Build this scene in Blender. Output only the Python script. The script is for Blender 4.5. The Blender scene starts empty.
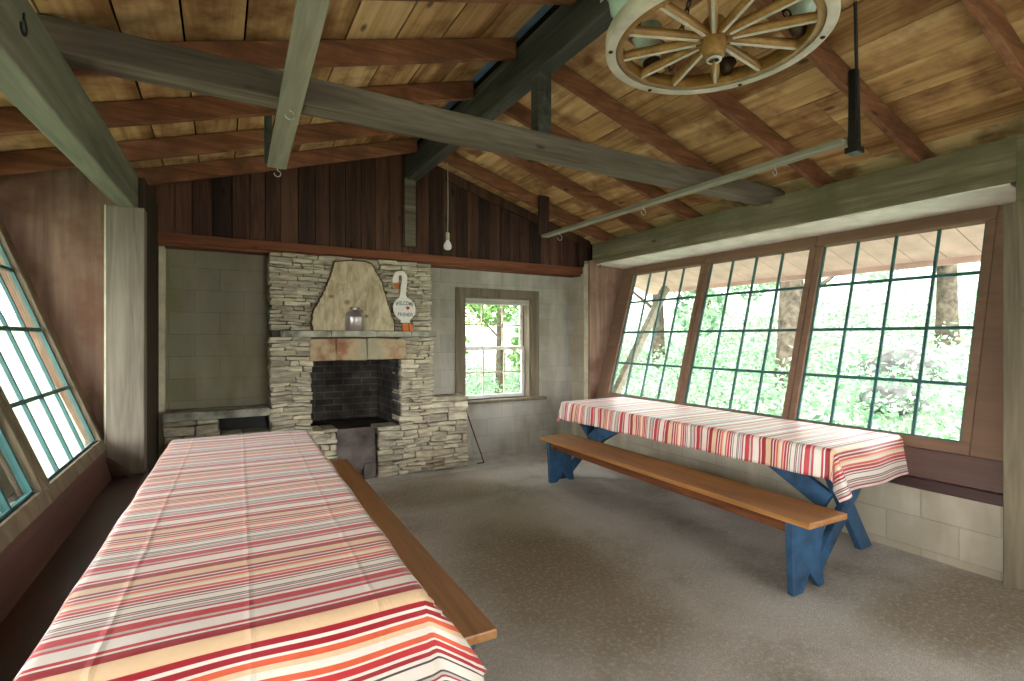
import bpy, bmesh, math, random
from mathutils import Vector, Matrix, noise as mnoise
R = math.radians
S = bpy.context.scene
COL = S.collection

# ---------------------------------------------------------------- camera, sky, sun, exposure
cam_d = bpy.data.cameras.new('camera'); cam = bpy.data.objects.new('camera', cam_d); COL.objects.link(cam)
cam.location = (0, 0, 1.45); cam.rotation_euler = (R(90), 0, R(-29.65))
cam_d.sensor_width = 36; cam_d.lens = 513 / 1024 * 36; cam_d.shift_y = -2.5 / 1024; cam_d.clip_start = .05
S.camera = cam

SKY, SUN, EXPO = 6.5, 1.5, 1.2
w = bpy.data.worlds.new('sky'); S.world = w; w.use_nodes = True
wn = w.node_tree; wn.nodes.clear()
o_ = wn.nodes.new('ShaderNodeOutputWorld'); b_ = wn.nodes.new('ShaderNodeBackground')
b_.inputs['Color'].default_value = (1, .985, .99, 1); b_.inputs['Strength'].default_value = SKY
wn.links.new(b_.outputs[0], o_.inputs[0])
sd = bpy.data.lights.new('sun', 'SUN'); sd.energy = SUN; sd.angle = R(3); sd.color = (1, .97, .92)
so = bpy.data.objects.new('sun', sd); COL.objects.link(so)
so.rotation_euler = Vector((.55, -.08, -1)).to_track_quat('-Z', 'Y').to_euler()
S.view_settings.view_transform = 'Standard'; S.view_settings.look = 'None'
S.view_settings.exposure = EXPO; S.view_settings.gamma = 1; S.view_settings.use_curve_mapping = False
S.cycles.use_denoising = True
S.cycles.max_bounces = 10; S.cycles.diffuse_bounces = 6; S.cycles.transparent_max_bounces = 16
S.cycles.sample_clamp_indirect = 8

# ---------------------------------------------------------------- materials
def lin(c):
    return tuple(((v / 255) / 12.92 if v / 255 <= .04045 else ((v / 255 + .055) / 1.055) ** 2.4) for v in c) + (1,)

class NT:
    def __init__(s, name):
        s.m = bpy.data.materials.new(name); s.m.use_nodes = True
        s.t = s.m.node_tree; s.t.nodes.clear()
        s.out = s.n('OutputMaterial'); s.b = s.n('BsdfPrincipled'); s.l(s.b.outputs[0], s.out.inputs[0])
    def n(s, t, **k):
        x = s.t.nodes.new('ShaderNode' + t)
        for a, v in k.items(): setattr(x, a, v)
        return x
    def l(s, a, b): s.t.links.new(a, b)
    def put(s, sock, v):
        if hasattr(v, 'links'): s.l(v, sock)
        else: sock.default_value = v
    def obj(s, rnd=0):
        tc = s.n('TexCoord').outputs['Object']
        if not rnd: return tc
        oi = s.n('ObjectInfo').outputs['Random']
        return s.vm('ADD', tc, s.vscale(oi, rnd))
    def vscale(s, f, k):
        x = s.n('CombineXYZ'); mm = s.math('MULTIPLY', f, k)
        for i in range(3): s.l(mm, x.inputs[i])
        return x.outputs[0]
    def vm(s, op, a, b):
        x = s.n('VectorMath', operation=op); s.put(x.inputs[0], a); s.put(x.inputs[1], b); return x.outputs[0]
    def math(s, op, a, b=0.0, c=None):
        x = s.n('Math', operation=op); s.put(x.inputs[0], a); s.put(x.inputs[1], b)
        if c is not None: s.put(x.inputs[2], c)
        return x.outputs[0]
    def noise(s, v, sc, det=3, rough=.55, dist=0):
        x = s.n('TexNoise'); s.put(x.inputs['Vector'], v); s.put(x.inputs['Scale'], sc)
        x.inputs['Detail'].default_value = det; x.inputs['Roughness'].default_value = rough; x.inputs['Distortion'].default_value = dist
        return x.outputs['Fac']
    def ramp(s, f, stops, interp='LINEAR'):
        x = s.n('ValToRGB'); e = x.color_ramp; e.interpolation = interp
        while len(e.elements) < len(stops): e.elements.new(.5)
        for q, (p, c) in zip(e.elements, stops):
            q.position = p
            q.color = lin(c) if isinstance(c, (tuple, list)) else (c, c, c, 1)
        s.l(f, x.inputs[0]); return x.outputs[0]
    def mix(s, f, a, b, mode='MIX'):
        x = s.n('Mix', data_type='RGBA', blend_type=mode)
        s.put(x.inputs[0], f)
        for sock, v in ((x.inputs[6], a), (x.inputs[7], b)):
            s.put(sock, lin(v) if isinstance(v, tuple) and len(v) == 3 else v)
        return x.outputs[2]
    def island(s): return s.n('NewGeometry').outputs['Random Per Island']
    def bump(s, h, st=.3, d=.01):
        x = s.n('Bump'); x.inputs['Strength'].default_value = st; x.inputs['Distance'].default_value = d
        s.l(h, x.inputs['Height']); s.l(x.outputs[0], s.b.inputs['Normal'])
    def fin(s, col=None, rough=.7, spec=.3, metal=0):
        if col is not None: s.put(s.b.inputs['Base Color'], lin(col) if isinstance(col, tuple) and len(col) == 3 else col)
        s.put(s.b.inputs['Roughness'], rough); s.b.inputs['Specular IOR Level'].default_value = spec
        s.b.inputs['Metallic'].default_value = metal
        return s.m

def wood(name, dark, mid, light, axis=0, grain=1.0, rough=.75, spec=.25, island=0.0, blotch=None, knots=True, rnd=7.0):
    n = NT(name); v = n.obj(rnd)
    isl = n.island()
    if island: v = n.vm('ADD', v, n.vscale(isl, 13.7))
    sc = [14.0 * grain] * 3; sc[axis] = .9 * grain
    vs = n.vm('MULTIPLY', v, tuple(sc))
    f1 = n.noise(vs, 1.0, 4, .6, .8); f2 = n.noise(vs, 5.0, 2, .5)
    f = n.math('ADD', n.math('MULTIPLY', f1, .75), n.math('MULTIPLY', f2, .25))
    if island: f = n.math('ADD', f, n.math('MULTIPLY', n.math('SUBTRACT', isl, .5), island))
    col = n.ramp(f, [(.28, dark), (.5, mid), (.72, light)])
    if blotch:
        g = n.noise(v, 3.2, 4, .6)
        col = n.mix(n.ramp(g, [(.46, 0.0), (.66, .85)]), col, blotch)
    if knots:
        kv = n.vm('MULTIPLY', v, tuple(2.2 if i == axis else 5.5 for i in range(3)))
        vo = n.n('TexVoronoi'); n.l(kv, vo.inputs['Vector']); vo.inputs['Scale'].default_value = 1.0
        k = n.ramp(vo.outputs['Distance'], [(.05, 1.0), (.12, .0)])
        col = n.mix(n.math('MULTIPLY', k, .75), col, tuple(int(q * .35) for q in dark))
    n.bump(f, .25, .004)
    return n.fin(col, rough, spec)

def plain(name, c, rough=.6, spec=.3, metal=0, var=.12, sc=6):
    n = NT(name); f = n.noise(n.obj(), sc, 4)
    a = tuple(max(0, q * (1 - var)) for q in c); b = tuple(min(255, q * (1 + var)) for q in c)
    n.bump(f, .08, .003)
    return n.fin(n.ramp(f, [(.3, a), (.7, b)]), rough, spec, metal)

M = {}
M['rafter'] = wood('red_brown_rafter_wood', (86, 54, 38), (136, 90, 64), (172, 120, 88), 0, 1, blotch=(100, 66, 48))
M['roofboard'] = wood('ceiling_board_wood', (134, 96, 58), (200, 160, 110), (230, 198, 150), 1, .55, island=.3, blotch=(120, 76, 46))
M['gable'] = wood('dark_gable_boards', (40, 29, 25), (72, 49, 40), (104, 72, 57), 2, .9, island=.4)
M['trimwood'] = wood('red_trim_wood', (84, 48, 32), (122, 74, 50), (150, 96, 66), 0, 1)
M['header'] = wood('weathered_header_wood', (82, 76, 58), (122, 114, 90), (158, 152, 126), 1, .7, blotch=(100, 100, 70))
M['tie'] = wood('grey_tie_beam_wood', (70, 62, 54), (104, 94, 82), (136, 126, 112), 0, .9)
M['rail'] = wood('pale_grey_rail_wood', (114, 110, 96), (142, 138, 122), (166, 161, 144), 1, .8, knots=False)
M['lefthead'] = wood('grey_green_header_wood', (84, 84, 70), (110, 110, 94), (134, 134, 116), 1, .8, knots=False)
M['ridge'] = wood('dark_green_ridge_wood', (46, 46, 42), (74, 74, 68), (100, 100, 92), 1, .8)
M['post'] = wood('grey_post_wood', (96, 90, 79), (126, 118, 105), (146, 139, 124), 2, .9, knots=False)
M['postdark'] = wood('olive_post_wood', (84, 76, 60), (112, 102, 82), (136, 126, 104), 2, .8)
M['frame'] = wood('brown_window_frame_paint', (110, 86, 68), (120, 94, 75), (130, 103, 84), 1, .8, knots=False)
M['ply'] = wood('brown_panel_plywood', (98, 76, 64), (134, 108, 92), (162, 134, 114), 2, .5, knots=False, blotch=(110, 78, 62))
M['ledge'] = wood('dark_brown_ledge_paint', (46, 30, 28), (66, 44, 40), (86, 60, 52), 1, .8, rough=.4, spec=.5, knots=False)
M['panel_low'] = wood('brown_lower_panel_paint', (78, 58, 52), (94, 72, 63), (110, 86, 75), 1, .6, rough=.55, knots=False)
M['olive'] = wood('olive_window_trim', (84, 76, 60), (112, 102, 84), (132, 122, 102), 2, .8, knots=False)
M['bench'] = wood('varnished_bench_wood', (126, 84, 44), (166, 116, 66), (194, 146, 94), 1, .7, rough=.35, spec=.5, knots=False)
M['apron'] = wood('worn_bench_edge_wood', (66, 36, 20), (104, 60, 34), (140, 88, 52), 1, .9)
M['shadewall'] = wood('shadow_toned_wall_boards', (38, 30, 24), (56, 46, 36), (74, 62, 48), 2, .8)  # dark colour stands in for the shadow on the left side wall
M['slab'] = wood('tree_slice_wood', (140, 124, 96), (184, 168, 134), (208, 194, 162), 2, .35, blotch=(150, 120, 72))
M['bark'] = plain('tree_slice_bark', (70, 52, 36), .9, var=.4, sc=20)
M['teal'] = plain('teal_muntin_paint', (52, 96, 96), .5, .4)
M['blue'] = plain('blue_bench_paint', (42, 74, 102), .5, .4, var=.25, sc=9)
M['soffit'] = plain('pale_soffit_board', (236, 230, 222), .7, var=.06)
M['eave'] = plain('pinkish_eave_board', (230, 198, 190), .7, var=.06)
M['whitepaint'] = plain('white_paint', (232, 230, 222), .5)
M['whitestrip'] = plain('pale_corner_strip_paint', (200, 194, 166), .6)
M['iron'] = plain('black_iron', (36, 36, 36), .5, .5, .4)
M['rust'] = plain('rusty_iron_plate', (92, 84, 80), .6, .4, .5, var=.35, sc=5)
M['steel'] = plain('pale_steel', (190, 190, 186), .35, .5, .8)
M['wheelwood'] = wood('golden_wheel_wood', (104, 72, 34), (146, 106, 54), (176, 136, 78), 0, 1, rough=.4, spec=.5, knots=False)
M['tire'] = plain('pale_wheel_rim_paint', (196, 188, 174), .55, .4)
M['brass'] = plain('aged_brass', (176, 128, 62), .35, .5, .6)
M['bronze'] = plain('dark_bronze', (74, 56, 44), .35, .5, .6)
M['bulbglass'] = plain('frosted_bulb_glass', (240, 240, 236), .25, .6, var=.02)
M['cordwhite'] = plain('pale_cord', (200, 194, 180), .7)
M['foil'] = plain('blue_insulation_foil', (120, 156, 196), .35, .5, .2)
M['jug'] = plain('grey_pewter_jug', (164, 154, 152), .28, .6, .6, var=.08)
M['goosewhite'] = plain('white_goose_paint', (232, 228, 216), .5, var=.03)
M['goosebill'] = plain('orange_goose_paint', (214, 120, 56), .5)
M['lettergreen'] = plain('grey_green_letter_paint', (92, 122, 124), .6)
M['heart'] = plain('red_heart_paint', (196, 46, 52), .5)
M['mortar'] = plain('dark_mortar', (96, 90, 78), .95, .1)
M['trunk'] = plain('tree_bark', (74, 68, 58), .95, .1, var=.35, sc=8)
M['roofdark'] = plain('roof_underlay', (34, 26, 20), .95, .1)
M['concrete'] = plain('pale_concrete', (196, 196, 190), .85, .2, var=.1, sc=4)
M['bag'] = plain('brown_kraft_block', (74, 54, 44), .8)
M['rock'] = plain('grey_rock', (86, 86, 84), .95, .1, var=.3, sc=3)
M['mantel'] = plain('grey_mantel_slate', (150, 148, 134), .75, .3, var=.3, sc=7)

def make_stone():
    n = NT('stacked_ledge_stone'); i = n.island(); v = n.vm('ADD', n.obj(), n.vscale(i, 9.0))
    f = n.noise(n.vm('MULTIPLY', v, (6., 6., 26.)), 1.0, 5, .65)
    base = n.ramp(i, [(.0, (176, 168, 148)), (.25, (214, 206, 182)), (.5, (192, 182, 160)), (.75, (228, 220, 196)), (1, (204, 192, 160))])
    col = n.mix(n.ramp(f, [(.35, .75), (.6, .0)]), base, (112, 102, 86))
    n.bump(f, .6, .02)
    return n.fin(col, .9, .15)
M['stone'] = make_stone()
def make_lintel():
    n = NT('heat_reddened_lintel_stone'); v = n.obj()
    f = n.noise(v, 3.4, 4, .6); g = n.noise(v, 14, 4)
    col = n.ramp(f, [(.36, (178, 170, 144)), (.48, (196, 176, 142)), (.57, (166, 122, 94)), (.72, (140, 96, 74))])
    col = n.mix(n.math('MULTIPLY', g, .4), col, (90, 78, 62)); n.bump(g, .4, .01)
    return n.fin(col, .9, .15)
M['lintel'] = make_lintel()
def make_soot():
    n = NT('sooty_firebrick'); v = n.obj()
    br = n.n('TexBrick'); n.l(n.vm('ADD', n.vm('MULTIPLY', v, (1, 1, 1)), (0, 0, 0)), br.inputs['Vector'])
    sx = n.n('SeparateXYZ'); n.l(v, sx.inputs[0]); cx = n.n('CombineXYZ')
    n.l(n.math('ADD', sx.outputs[0], sx.outputs[1]), cx.inputs[0]); n.l(sx.outputs[2], cx.inputs[1]); n.l(cx.outputs[0], br.inputs['Vector'])
    br.inputs['Scale'].default_value = 1; br.inputs['Brick Width'].default_value = .21; br.inputs['Row Height'].default_value = .075; br.inputs['Mortar Size'].default_value = .006
    br.inputs['Color1'].default_value = lin((104, 98, 92)); br.inputs['Color2'].default_value = lin((78, 74, 70)); br.inputs['Mortar'].default_value = lin((128, 122, 112))
    f = n.noise(v, 4, 4)
    col = n.mix(n.ramp(f, [(.4, .7), (.65, .0)]), br.outputs['Color'], (40, 38, 38))
    return n.fin(col, .95, .1)
M['soot'] = make_soot()
def make_block(name, ax, a, b, stain):
    n = NT(name); v = n.obj(); sx = n.n('SeparateXYZ'); n.l(v, sx.inputs[0]); cx = n.n('CombineXYZ')
    n.l(sx.outputs[ax], cx.inputs[0]); n.l(n.math('ADD', sx.outputs[2], 2.0), cx.inputs[1])
    br = n.n('TexBrick'); n.l(cx.outputs[0], br.inputs['Vector'])
    br.inputs['Scale'].default_value = 1; br.inputs['Brick Width'].default_value = .405; br.inputs['Row Height'].default_value = .205
    br.inputs['Mortar Size'].default_value = .005; br.inputs['Mortar Smooth'].default_value = .6
    br.inputs['Color1'].default_value = lin(a); br.inputs['Color2'].default_value = lin(b)
    br.inputs['Mortar'].default_value = lin(tuple(int(q * .86) for q in a))
    f = n.noise(v, 1.7, 5, .6); g = n.noise(v, 60, 3); h = n.noise(n.vm('MULTIPLY', v, (3., 3., .7)), 1.0, 4)
    col = n.mix(n.ramp(f, [(.42, 0.0), (.68, .7)]), br.outputs['Color'], stain)
    col = n.mix(n.ramp(h, [(.48, 0.0), (.7, .5)]), col, tuple(min(255, int(q * 1.18)) for q in a))
    hh = n.math('ADD', n.math('MULTIPLY', n.math('SUBTRACT', 1.0, br.outputs['Fac']), 1.0), n.math('MULTIPLY', g, .25))
    n.bump(hh, .35, .008)
    return n.fin(col, .9, .15)
M['blockX'] = make_block('grey_concrete_block_far', 0, (178, 176, 166), (164, 162, 152), (128, 124, 100))
M['blockY'] = make_block('grey_concrete_block_side', 1, (182, 174, 156), (170, 162, 144), (148, 136, 112))
M['blockbare_shaded'] = make_block('bare_stained_shaded_concrete_block', 0, (142, 138, 120), (130, 127, 112), (122, 116, 76))  # stained bare block, its colour also darkened for the shade in this corner
def make_carpet():
    n = NT('worn_grey_carpet'); v = n.obj()
    f = n.noise(v, 1.3, 5, .6, .1); fine = n.noise(v, 210, 2, .8); mid = n.noise(v, 40, 3, .7)
    col = n.ramp(f, [(.34, (172, 164, 150)), (.5, (212, 206, 196)), (.66, (228, 224, 218))])
    sx = n.n('SeparateXYZ'); n.l(v, sx.inputs[0])
    def patch(cx, cy, rx, ry):
        dx = n.math('DIVIDE', n.math('SUBTRACT', sx.outputs[0], cx), rx); dy = n.math('DIVIDE', n.math('SUBTRACT', sx.outputs[1], cy), ry)
        d = n.math('ADD', n.math('POWER', n.math('ABSOLUTE', dx), 2.0), n.math('POWER', n.math('ABSOLUTE', dy), 2.0))
        d = n.math('ADD', d, n.math('MULTIPLY', n.math('SUBTRACT', n.noise(v, 2.4, 3), .5), .9))
        return n.ramp(d, [(.25, .75), (1.0, 0.0)])
    for p in ((1.75, 2.6, .65, 1.1), (1.75, 4.5, .8, .45), (3.5, 1.2, .8, .4)):
        col = n.mix(patch(*p), col, (156, 138, 108))
    col = n.mix(n.ramp(fine, [(.42, .75), (.6, .05)]), col, (128, 122, 112), 'MIX')
    col = n.mix(n.ramp(mid, [(.5, 0.0), (.7, .4)]), col, (226, 222, 214))
    n.bump(fine, .7, .006)
    return n.fin(col, .98, .05)
M['carpet'] = make_carpet()
def make_cloth(name):
    n = NT(name)
    uv = n.n('UVMap'); sx = n.n('SeparateXYZ'); n.l(uv.outputs[0], sx.inputs[0])
    CR, RD, DR, OR, TN, BK, GR = (228, 218, 206), (190, 40, 46), (158, 24, 38), (214, 92, 58), (222, 190, 152), (70, 58, 60), (190, 180, 172)
    seq = [(CR, 2.6), (RD, 1.2), (CR, .8), (DR, 3.0), (TN, 3.8), (DR, 1.2), (CR, .9), (DR, 1.2), (CR, .7), (OR, 1.3), (TN, 1.1), (CR, 1.7),
           (OR, 1.3), (CR, .5), (RD, 1.5), (CR, .6), (DR, 1.0), (CR, .8), (BK, .5), (CR, 2.6), (BK, .5), (GR, .7), (DR, .5), (CR, .7), (BK, .4), (GR, 1.2),
           (DR, .7), (CR, 1.4), (RD, 3.0), (GR, 1.2), (RD, 1.4), (CR, 1.8)]
    tot = sum(q for _, q in seq); st = []; p = 0
    for c, q in seq: st.append((p / tot, c)); p += q
    u = n.math('FRACT', n.math('DIVIDE', n.math('ADD', sx.outputs[0], tot / 100 * 20), tot / 100))
    col = n.ramp(u, st, 'CONSTANT')
    v = n.obj(); f = n.noise(n.vm('MULTIPLY', v, (1, 1, 1)), 5, 4, .6, 1.2); fine = n.noise(v, 300, 1)
    def crease(sock, pos, wd, jit):
        d = n.math('ABSOLUTE', n.math('SUBTRACT', n.math('ADD', sock, n.math('MULTIPLY', n.math('SUBTRACT', n.noise(v, 7, 2), .5), jit)), pos))
        return n.ramp(n.math('DIVIDE', d, wd), [(0, 1.0), (1, 0.0)])
    h = n.math('ADD', n.math('MULTIPLY', f, .8), n.math('MULTIPLY', fine, .04))
    for sock, pos in ((sx.outputs[1], .43), (sx.outputs[1], .14), (sx.outputs[1], .72), (sx.outputs[0], -.75), (sx.outputs[0], -1.9)):
        h = n.math('ADD', h, n.math('MULTIPLY', crease(sock, pos, .012, .02), .28))
    n.bump(h, .5, .014)
    n.b.inputs['Sheen Weight'].default_value = .22; n.b.inputs['Sheen Roughness'].default_value = .35
    return n.fin(col, .45, .7)
M['cloth'] = make_cloth('red_striped_cotton')
def make_glass(name, tint=(1, 1, 1, 1), refl=.06):
    n = NT(name); n.t.nodes.remove(n.b)
    tr = n.n('BsdfTransparent'); tr.inputs[0].default_value = tint
    gl = n.n('BsdfGlossy'); gl.inputs['Roughness'].default_value = .03
    fr = n.n('Fresnel'); fr.inputs[0].default_value = 1.12
    mx = n.n('MixShader'); n.l(fr.outputs[0], mx.inputs[0]); n.l(tr.outputs[0], mx.inputs[1]); n.l(gl.outputs[0], mx.inputs[2]); n.l(mx.outputs[0], n.out.inputs[0])
    return n.m
M['glass'] = make_glass('window_glass', (.97, .99, .98, 1))
def make_shade():
    n = NT('mint_milk_glass')
    n.b.inputs['Transmission Weight'].default_value = .25
    return n.fin(n.ramp(n.noise(n.obj(), 4), [(.3, (178, 206, 190)), (.7, (214, 230, 218))]), .25, .6)
M['shade'] = make_shade()
def make_leaf(name, a, b, tr=.45):
    n = NT(name); i = n.island()
    col = n.ramp(i, [(0, a), (1, b)])
    n.t.nodes.remove(n.b)
    d = n.n('BsdfDiffuse'); t = n.n('BsdfTranslucent'); n.l(col, d.inputs[0]); n.l(col, t.inputs[0])
    mx = n.n('MixShader'); mx.inputs[0].default_value = tr; n.l(d.outputs[0], mx.inputs[1]); n.l(t.outputs[0], mx.inputs[2]); n.l(mx.outputs[0], n.out.inputs[0])
    return n.m
M['leaf'] = make_leaf('sunlit_green_leaves', (74, 114, 60), (150, 184, 118))
M['leafpale'] = make_leaf('pale_green_leaves', (90, 130, 100), (170, 198, 168))
def make_ground():
    n = NT('leafy_pale_ground'); v = n.obj()
    f = n.noise(v, 1.3, 5, .65); g = n.noise(v, 9, 4)
    col = n.ramp(n.math('ADD', n.math('MULTIPLY', f, .6), n.math('MULTIPLY', g, .4)), [(.36, (78, 96, 74)), (.5, (128, 138, 118)), (.6, (188, 188, 178))])
    sx = n.n('SeparateXYZ'); n.l(v, sx.inputs[0])
    lawn = n.ramp(n.math('ADD', n.math('MULTIPLY', f, .5), n.math('MULTIPLY', g, .5)), [(.38, (86, 100, 78)), (.6, (126, 138, 116))])
    col = n.mix(n.math('LESS_THAN', sx.outputs[0], -1.0), col, lawn)
    n.bump(g, .6, .08)
    return n.fin(col, .95, .1)
M['ground'] = make_ground()

# ---------------------------------------------------------------- mesh helpers
class MB:
    def __init__(s): s.v = []; s.f = []; s.sm = []
    def add(s, vs, fs, smooth=False):
        o = len(s.v); s.v += [tuple(q) for q in vs]
        s.f += [[i + o for i in f] for f in fs]; s.sm += [smooth] * len(fs); return s
    def box(s, x0, x1, y0, y1, z0, z1, mat=None, jit=0, rng=None):
        vs = [Vector((x, y, z)) for x in (x0, x1) for y in (y0, y1) for z in (z0, z1)]
        if jit: vs = [q + Vector([rng.uniform(-jit, jit) for _ in range(3)]) for q in vs]
        if mat: vs = [mat @ q for q in vs]
        return s.add(vs, [(0, 1, 3, 2), (4, 6, 7, 5), (0, 4, 5, 1), (2, 3, 7, 6), (0, 2, 6, 4), (1, 5, 7, 3)])
    def beam(s, p0, p1, wd, ht, up=(0, 0, 1)):
        p0, p1 = Vector(p0), Vector(p1); d = (p1 - p0).normalized(); up = Vector(up)
        sd = d.cross(up).normalized(); u = sd.cross(d)
        vs = [p + sd * (a * wd / 2) + u * (b * ht / 2) for p in (p0, p1) for a in (-1, 1) for b in (-1, 1)]
        return s.add(vs, [(0, 1, 3, 2), (4, 6, 7, 5), (0, 4, 5, 1), (2, 3, 7, 6), (0, 2, 6, 4), (1, 5, 7, 3)])
    def prism(s, poly, f, d0, d1, smooth=False):
        # poly: 2D outline, f(a, b, d) -> 3D point; extruded from d0 to d1
        k = len(poly)
        vs = [f(a, b, d0) for a, b in poly] + [f(a, b, d1) for a, b in poly]
        fs = [list(range(k)), list(range(2 * k - 1, k - 1, -1))]
        s.add(vs, fs); o = len(s.v) - 2 * k
        for i in range(k):
            j = (i + 1) % k; s.f.append([o + j, o + i, o + k + i, o + k + j]); s.sm.append(smooth)
        return s
    def tube(s, pts, r, n=8, cap=True):
        pts = [Vector(p) for p in pts]; rs = r if isinstance(r, (list, tuple)) else [r] * len(pts)
        vs = []; prev = None
        for i, p in enumerate(pts):
            d = (pts[min(i + 1, len(pts) - 1)] - pts[max(i - 1, 0)]).normalized()
            a = prev if prev else (Vector((1, 0, 0)) if abs(d.x) < .9 else Vector((0, 1, 0)))
            a = (a - d * a.dot(d)).normalized(); b = d.cross(a); prev = a
            vs += [p + (a * math.cos(t) + b * math.sin(t)) * rs[i] for t in (2 * math.pi * k / n for k in range(n))]
        fs = [[i * n + k, i * n + (k + 1) % n, (i + 1) * n + (k + 1) % n, (i + 1) * n + k] for i in range(len(pts) - 1) for k in range(n)]
        s.add(vs, fs, True)
        if cap: s.add(vs[:n], [list(range(n))[::-1]]); s.add(vs[-n:], [list(range(n))])
        return s
    def lathe(s, prof, c=(0, 0, 0), n=24, mat=None):
        c = Vector(c); vs = []
        for r, z in prof:
            for k in range(n):
                t = 2 * math.pi * k / n; q = Vector((r * math.cos(t), r * math.sin(t), z)); vs.append((mat @ q if mat else q) + c)
        fs = [[i * n + k, i * n + (k + 1) % n, (i + 1) * n + (k + 1) % n, (i + 1) * n + k] for i in range(len(prof) - 1) for k in range(n)]
        return s.add(vs, fs, True)
    def ring(s, c, R_, r, axis_m=None, n=20, k=8):
        vs = []
        for i in range(n):
            t = 2 * math.pi * i / n
            for j in range(k):
                q = 2 * math.pi * j / k; p = Vector(((R_ + r * math.cos(q)) * math.cos(t), (R_ + r * math.cos(q)) * math.sin(t), r * math.sin(q)))
                vs.append((axis_m @ p if axis_m else p) + Vector(c))
        return s.add(vs, [[i * k + j, ((i + 1) % n) * k + j, ((i + 1) % n) * k + (j + 1) % k, i * k + (j + 1) % k] for i in range(n) for j in range(k)], True)
    def obj(s, name, m, parent=None, bevel=0, seg=2, kind=None, label=None, cat=None, group=None, fix=True):
        me = bpy.data.meshes.new(name); me.from_pydata(s.v, [], s.f); me.polygons.foreach_set('use_smooth', s.sm)
        if fix:
            bm = bmesh.new(); bm.from_mesh(me); bmesh.ops.recalc_face_normals(bm, faces=bm.faces); bm.to_mesh(me); bm.free()
        me.materials.append(M[m] if isinstance(m, str) else m)
        o = bpy.data.objects.new(name, me); COL.objects.link(o)
        if parent: o.parent = parent
        if bevel:
            b = o.modifiers.new('edge', 'BEVEL'); b.width = bevel; b.segments = seg; b.limit_method = 'ANGLE'; b.angle_limit = R(40)
        return tag(o, label, cat, group, kind)

def tag(o, label=None, cat=None, group=None, kind=None):
    if label: o['label'] = label
    if cat: o['category'] = cat
    if group: o['group'] = group
    if kind: o['kind'] = kind
    return o
def thing(name, label, cat, loc=(0, 0, 0), rz=0, group=None, kind=None):
    o = bpy.data.objects.new(name, None); COL.objects.link(o); o.empty_display_size = .1
    o.location = loc; o.rotation_euler = (0, 0, rz); return tag(o, label, cat, group, kind)
def copy_tree(o, parent=None):
    c = o.copy(); COL.objects.link(c)
    if parent: c.parent = parent
    for ch in list(o.children): copy_tree(ch, c)
    return c
def hook(parent, x, y, z, r=.022, m='steel', ang=0):
    pts = [(0, 0, 0), (0, 0, -.02)]
    for k in range(10):
        t = math.pi / 2 - k * math.pi * 1.55 / 9
        pts.append((r * math.cos(t) * 1.0, 0, -.02 - r + r * math.sin(t)))
    ca, sa = math.cos(ang), math.sin(ang)
    return MB().tube([(x + p[0] * ca, y + p[0] * sa, z + p[2]) for p in pts], .0035, 6).obj('hook', m, parent)
XZ = lambda a, b, d: Vector((a, d, b))
YZ = lambda a, b, d: Vector((d, a, b))

# ---------------------------------------------------------------- floor, walls
RX, RZ, RS = 1.78, 3.33, .30            # ridge line, rafter underside at the ridge, slope
def under(x): return RZ - RS * abs(x - RX)
YF, YG = 5.6, 5.42                       # block wall, gable boards
YB = -3.2                                # where the room is cut off behind the viewer
MB().box(-1.0, 4.5, YB, 5.12, -.06, 0).obj('floor', 'carpet', kind='structure', label='worn grey carpet with brown patches covering the room', cat='floor')
MB().box(-1.0, 4.5, 5.12, 6.0, -.08, -.006).obj('floor', 'concrete', kind='structure', label='bare pale concrete strip of floor along the fireplace wall', cat='floor')
wm = MB()
WX0, WX1, WZ0, WZ1 = 2.53, 3.46, .70, 1.95
for bx in ((.5, 2.0, 0, .46), (.5, 2.0, 1.52, 2.42), (.5, .70, .46, 1.52), (.45, .5, 0, 2.42), (1.73, 2.0, .46, 1.52), (2.0, WX0, 0, 2.42), (WX1, 4.5, 0, 2.42), (WX0, WX1, 0, WZ0), (WX0, WX1, WZ1, 2.42)):
    wm.box(bx[0], bx[1], YF, YF + .22, bx[2] - .08, bx[3])
MB().box(-1.0, .45, YF, YF + .22, -.08, 2.42).obj('wall_far_bare', 'blockbare_shaded', kind='structure', label='bare stained concrete block wall, colour darkened for shade, between grey post and fireplace', cat='wall')
wm.obj('wall_far', 'blockX', kind='structure', label='grey concrete block wall behind the stone fireplace', cat='wall')
MB().box(-1.2, .9, YB - .12, YB, -.08, 3.6).box(2.7, 4.6, YB - .12, YB, -.08, 3.6).box(.9, 2.7, YB - .12, YB, 2.1, 3.6).obj('wall_back_added', 'blockX', kind='structure', label='unseen block wall added behind the viewer to shade the room, its opening letting in fill light', cat='wall')  # added wall cuts light from behind; its opening is sized for fill daylight
# gable boards
gb = MB(); rng = random.Random(4); x = -.62
while x < 4.3:
    wd = rng.uniform(.125, .165); x1 = min(x + wd, 4.3)
    d = rng.uniform(0, .006)
    pts = [(x, 2.3), (x1 - .005, 2.3)]
    if x < RX < x1: pts += [(x1 - .005, under(x1) + .14), (RX, RZ + .14), (x, under(x) + .14)]
    else: pts += [(x1 - .005, under(x1) + .14), (x, under(x) + .14)]
    gb.prism(pts, XZ, YG - d, YG + .03); x = x1
gb.obj('wall_gable', 'gable', kind='structure', label='dark brown vertical boards filling the gable above the fireplace', cat='wall', bevel=.003, seg=1)
MB().prism([(-2.0, 2.3), (5.4, 2.3), (5.4, under(5.4) + .16), (RX, RZ + .17), (-2.0, under(-2.0) + .16)], XZ, YG + .031, YG + .25).obj('wall_gable_backing', 'roofdark', kind='structure', label='dark lining behind the gable boards', cat='wall')
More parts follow.
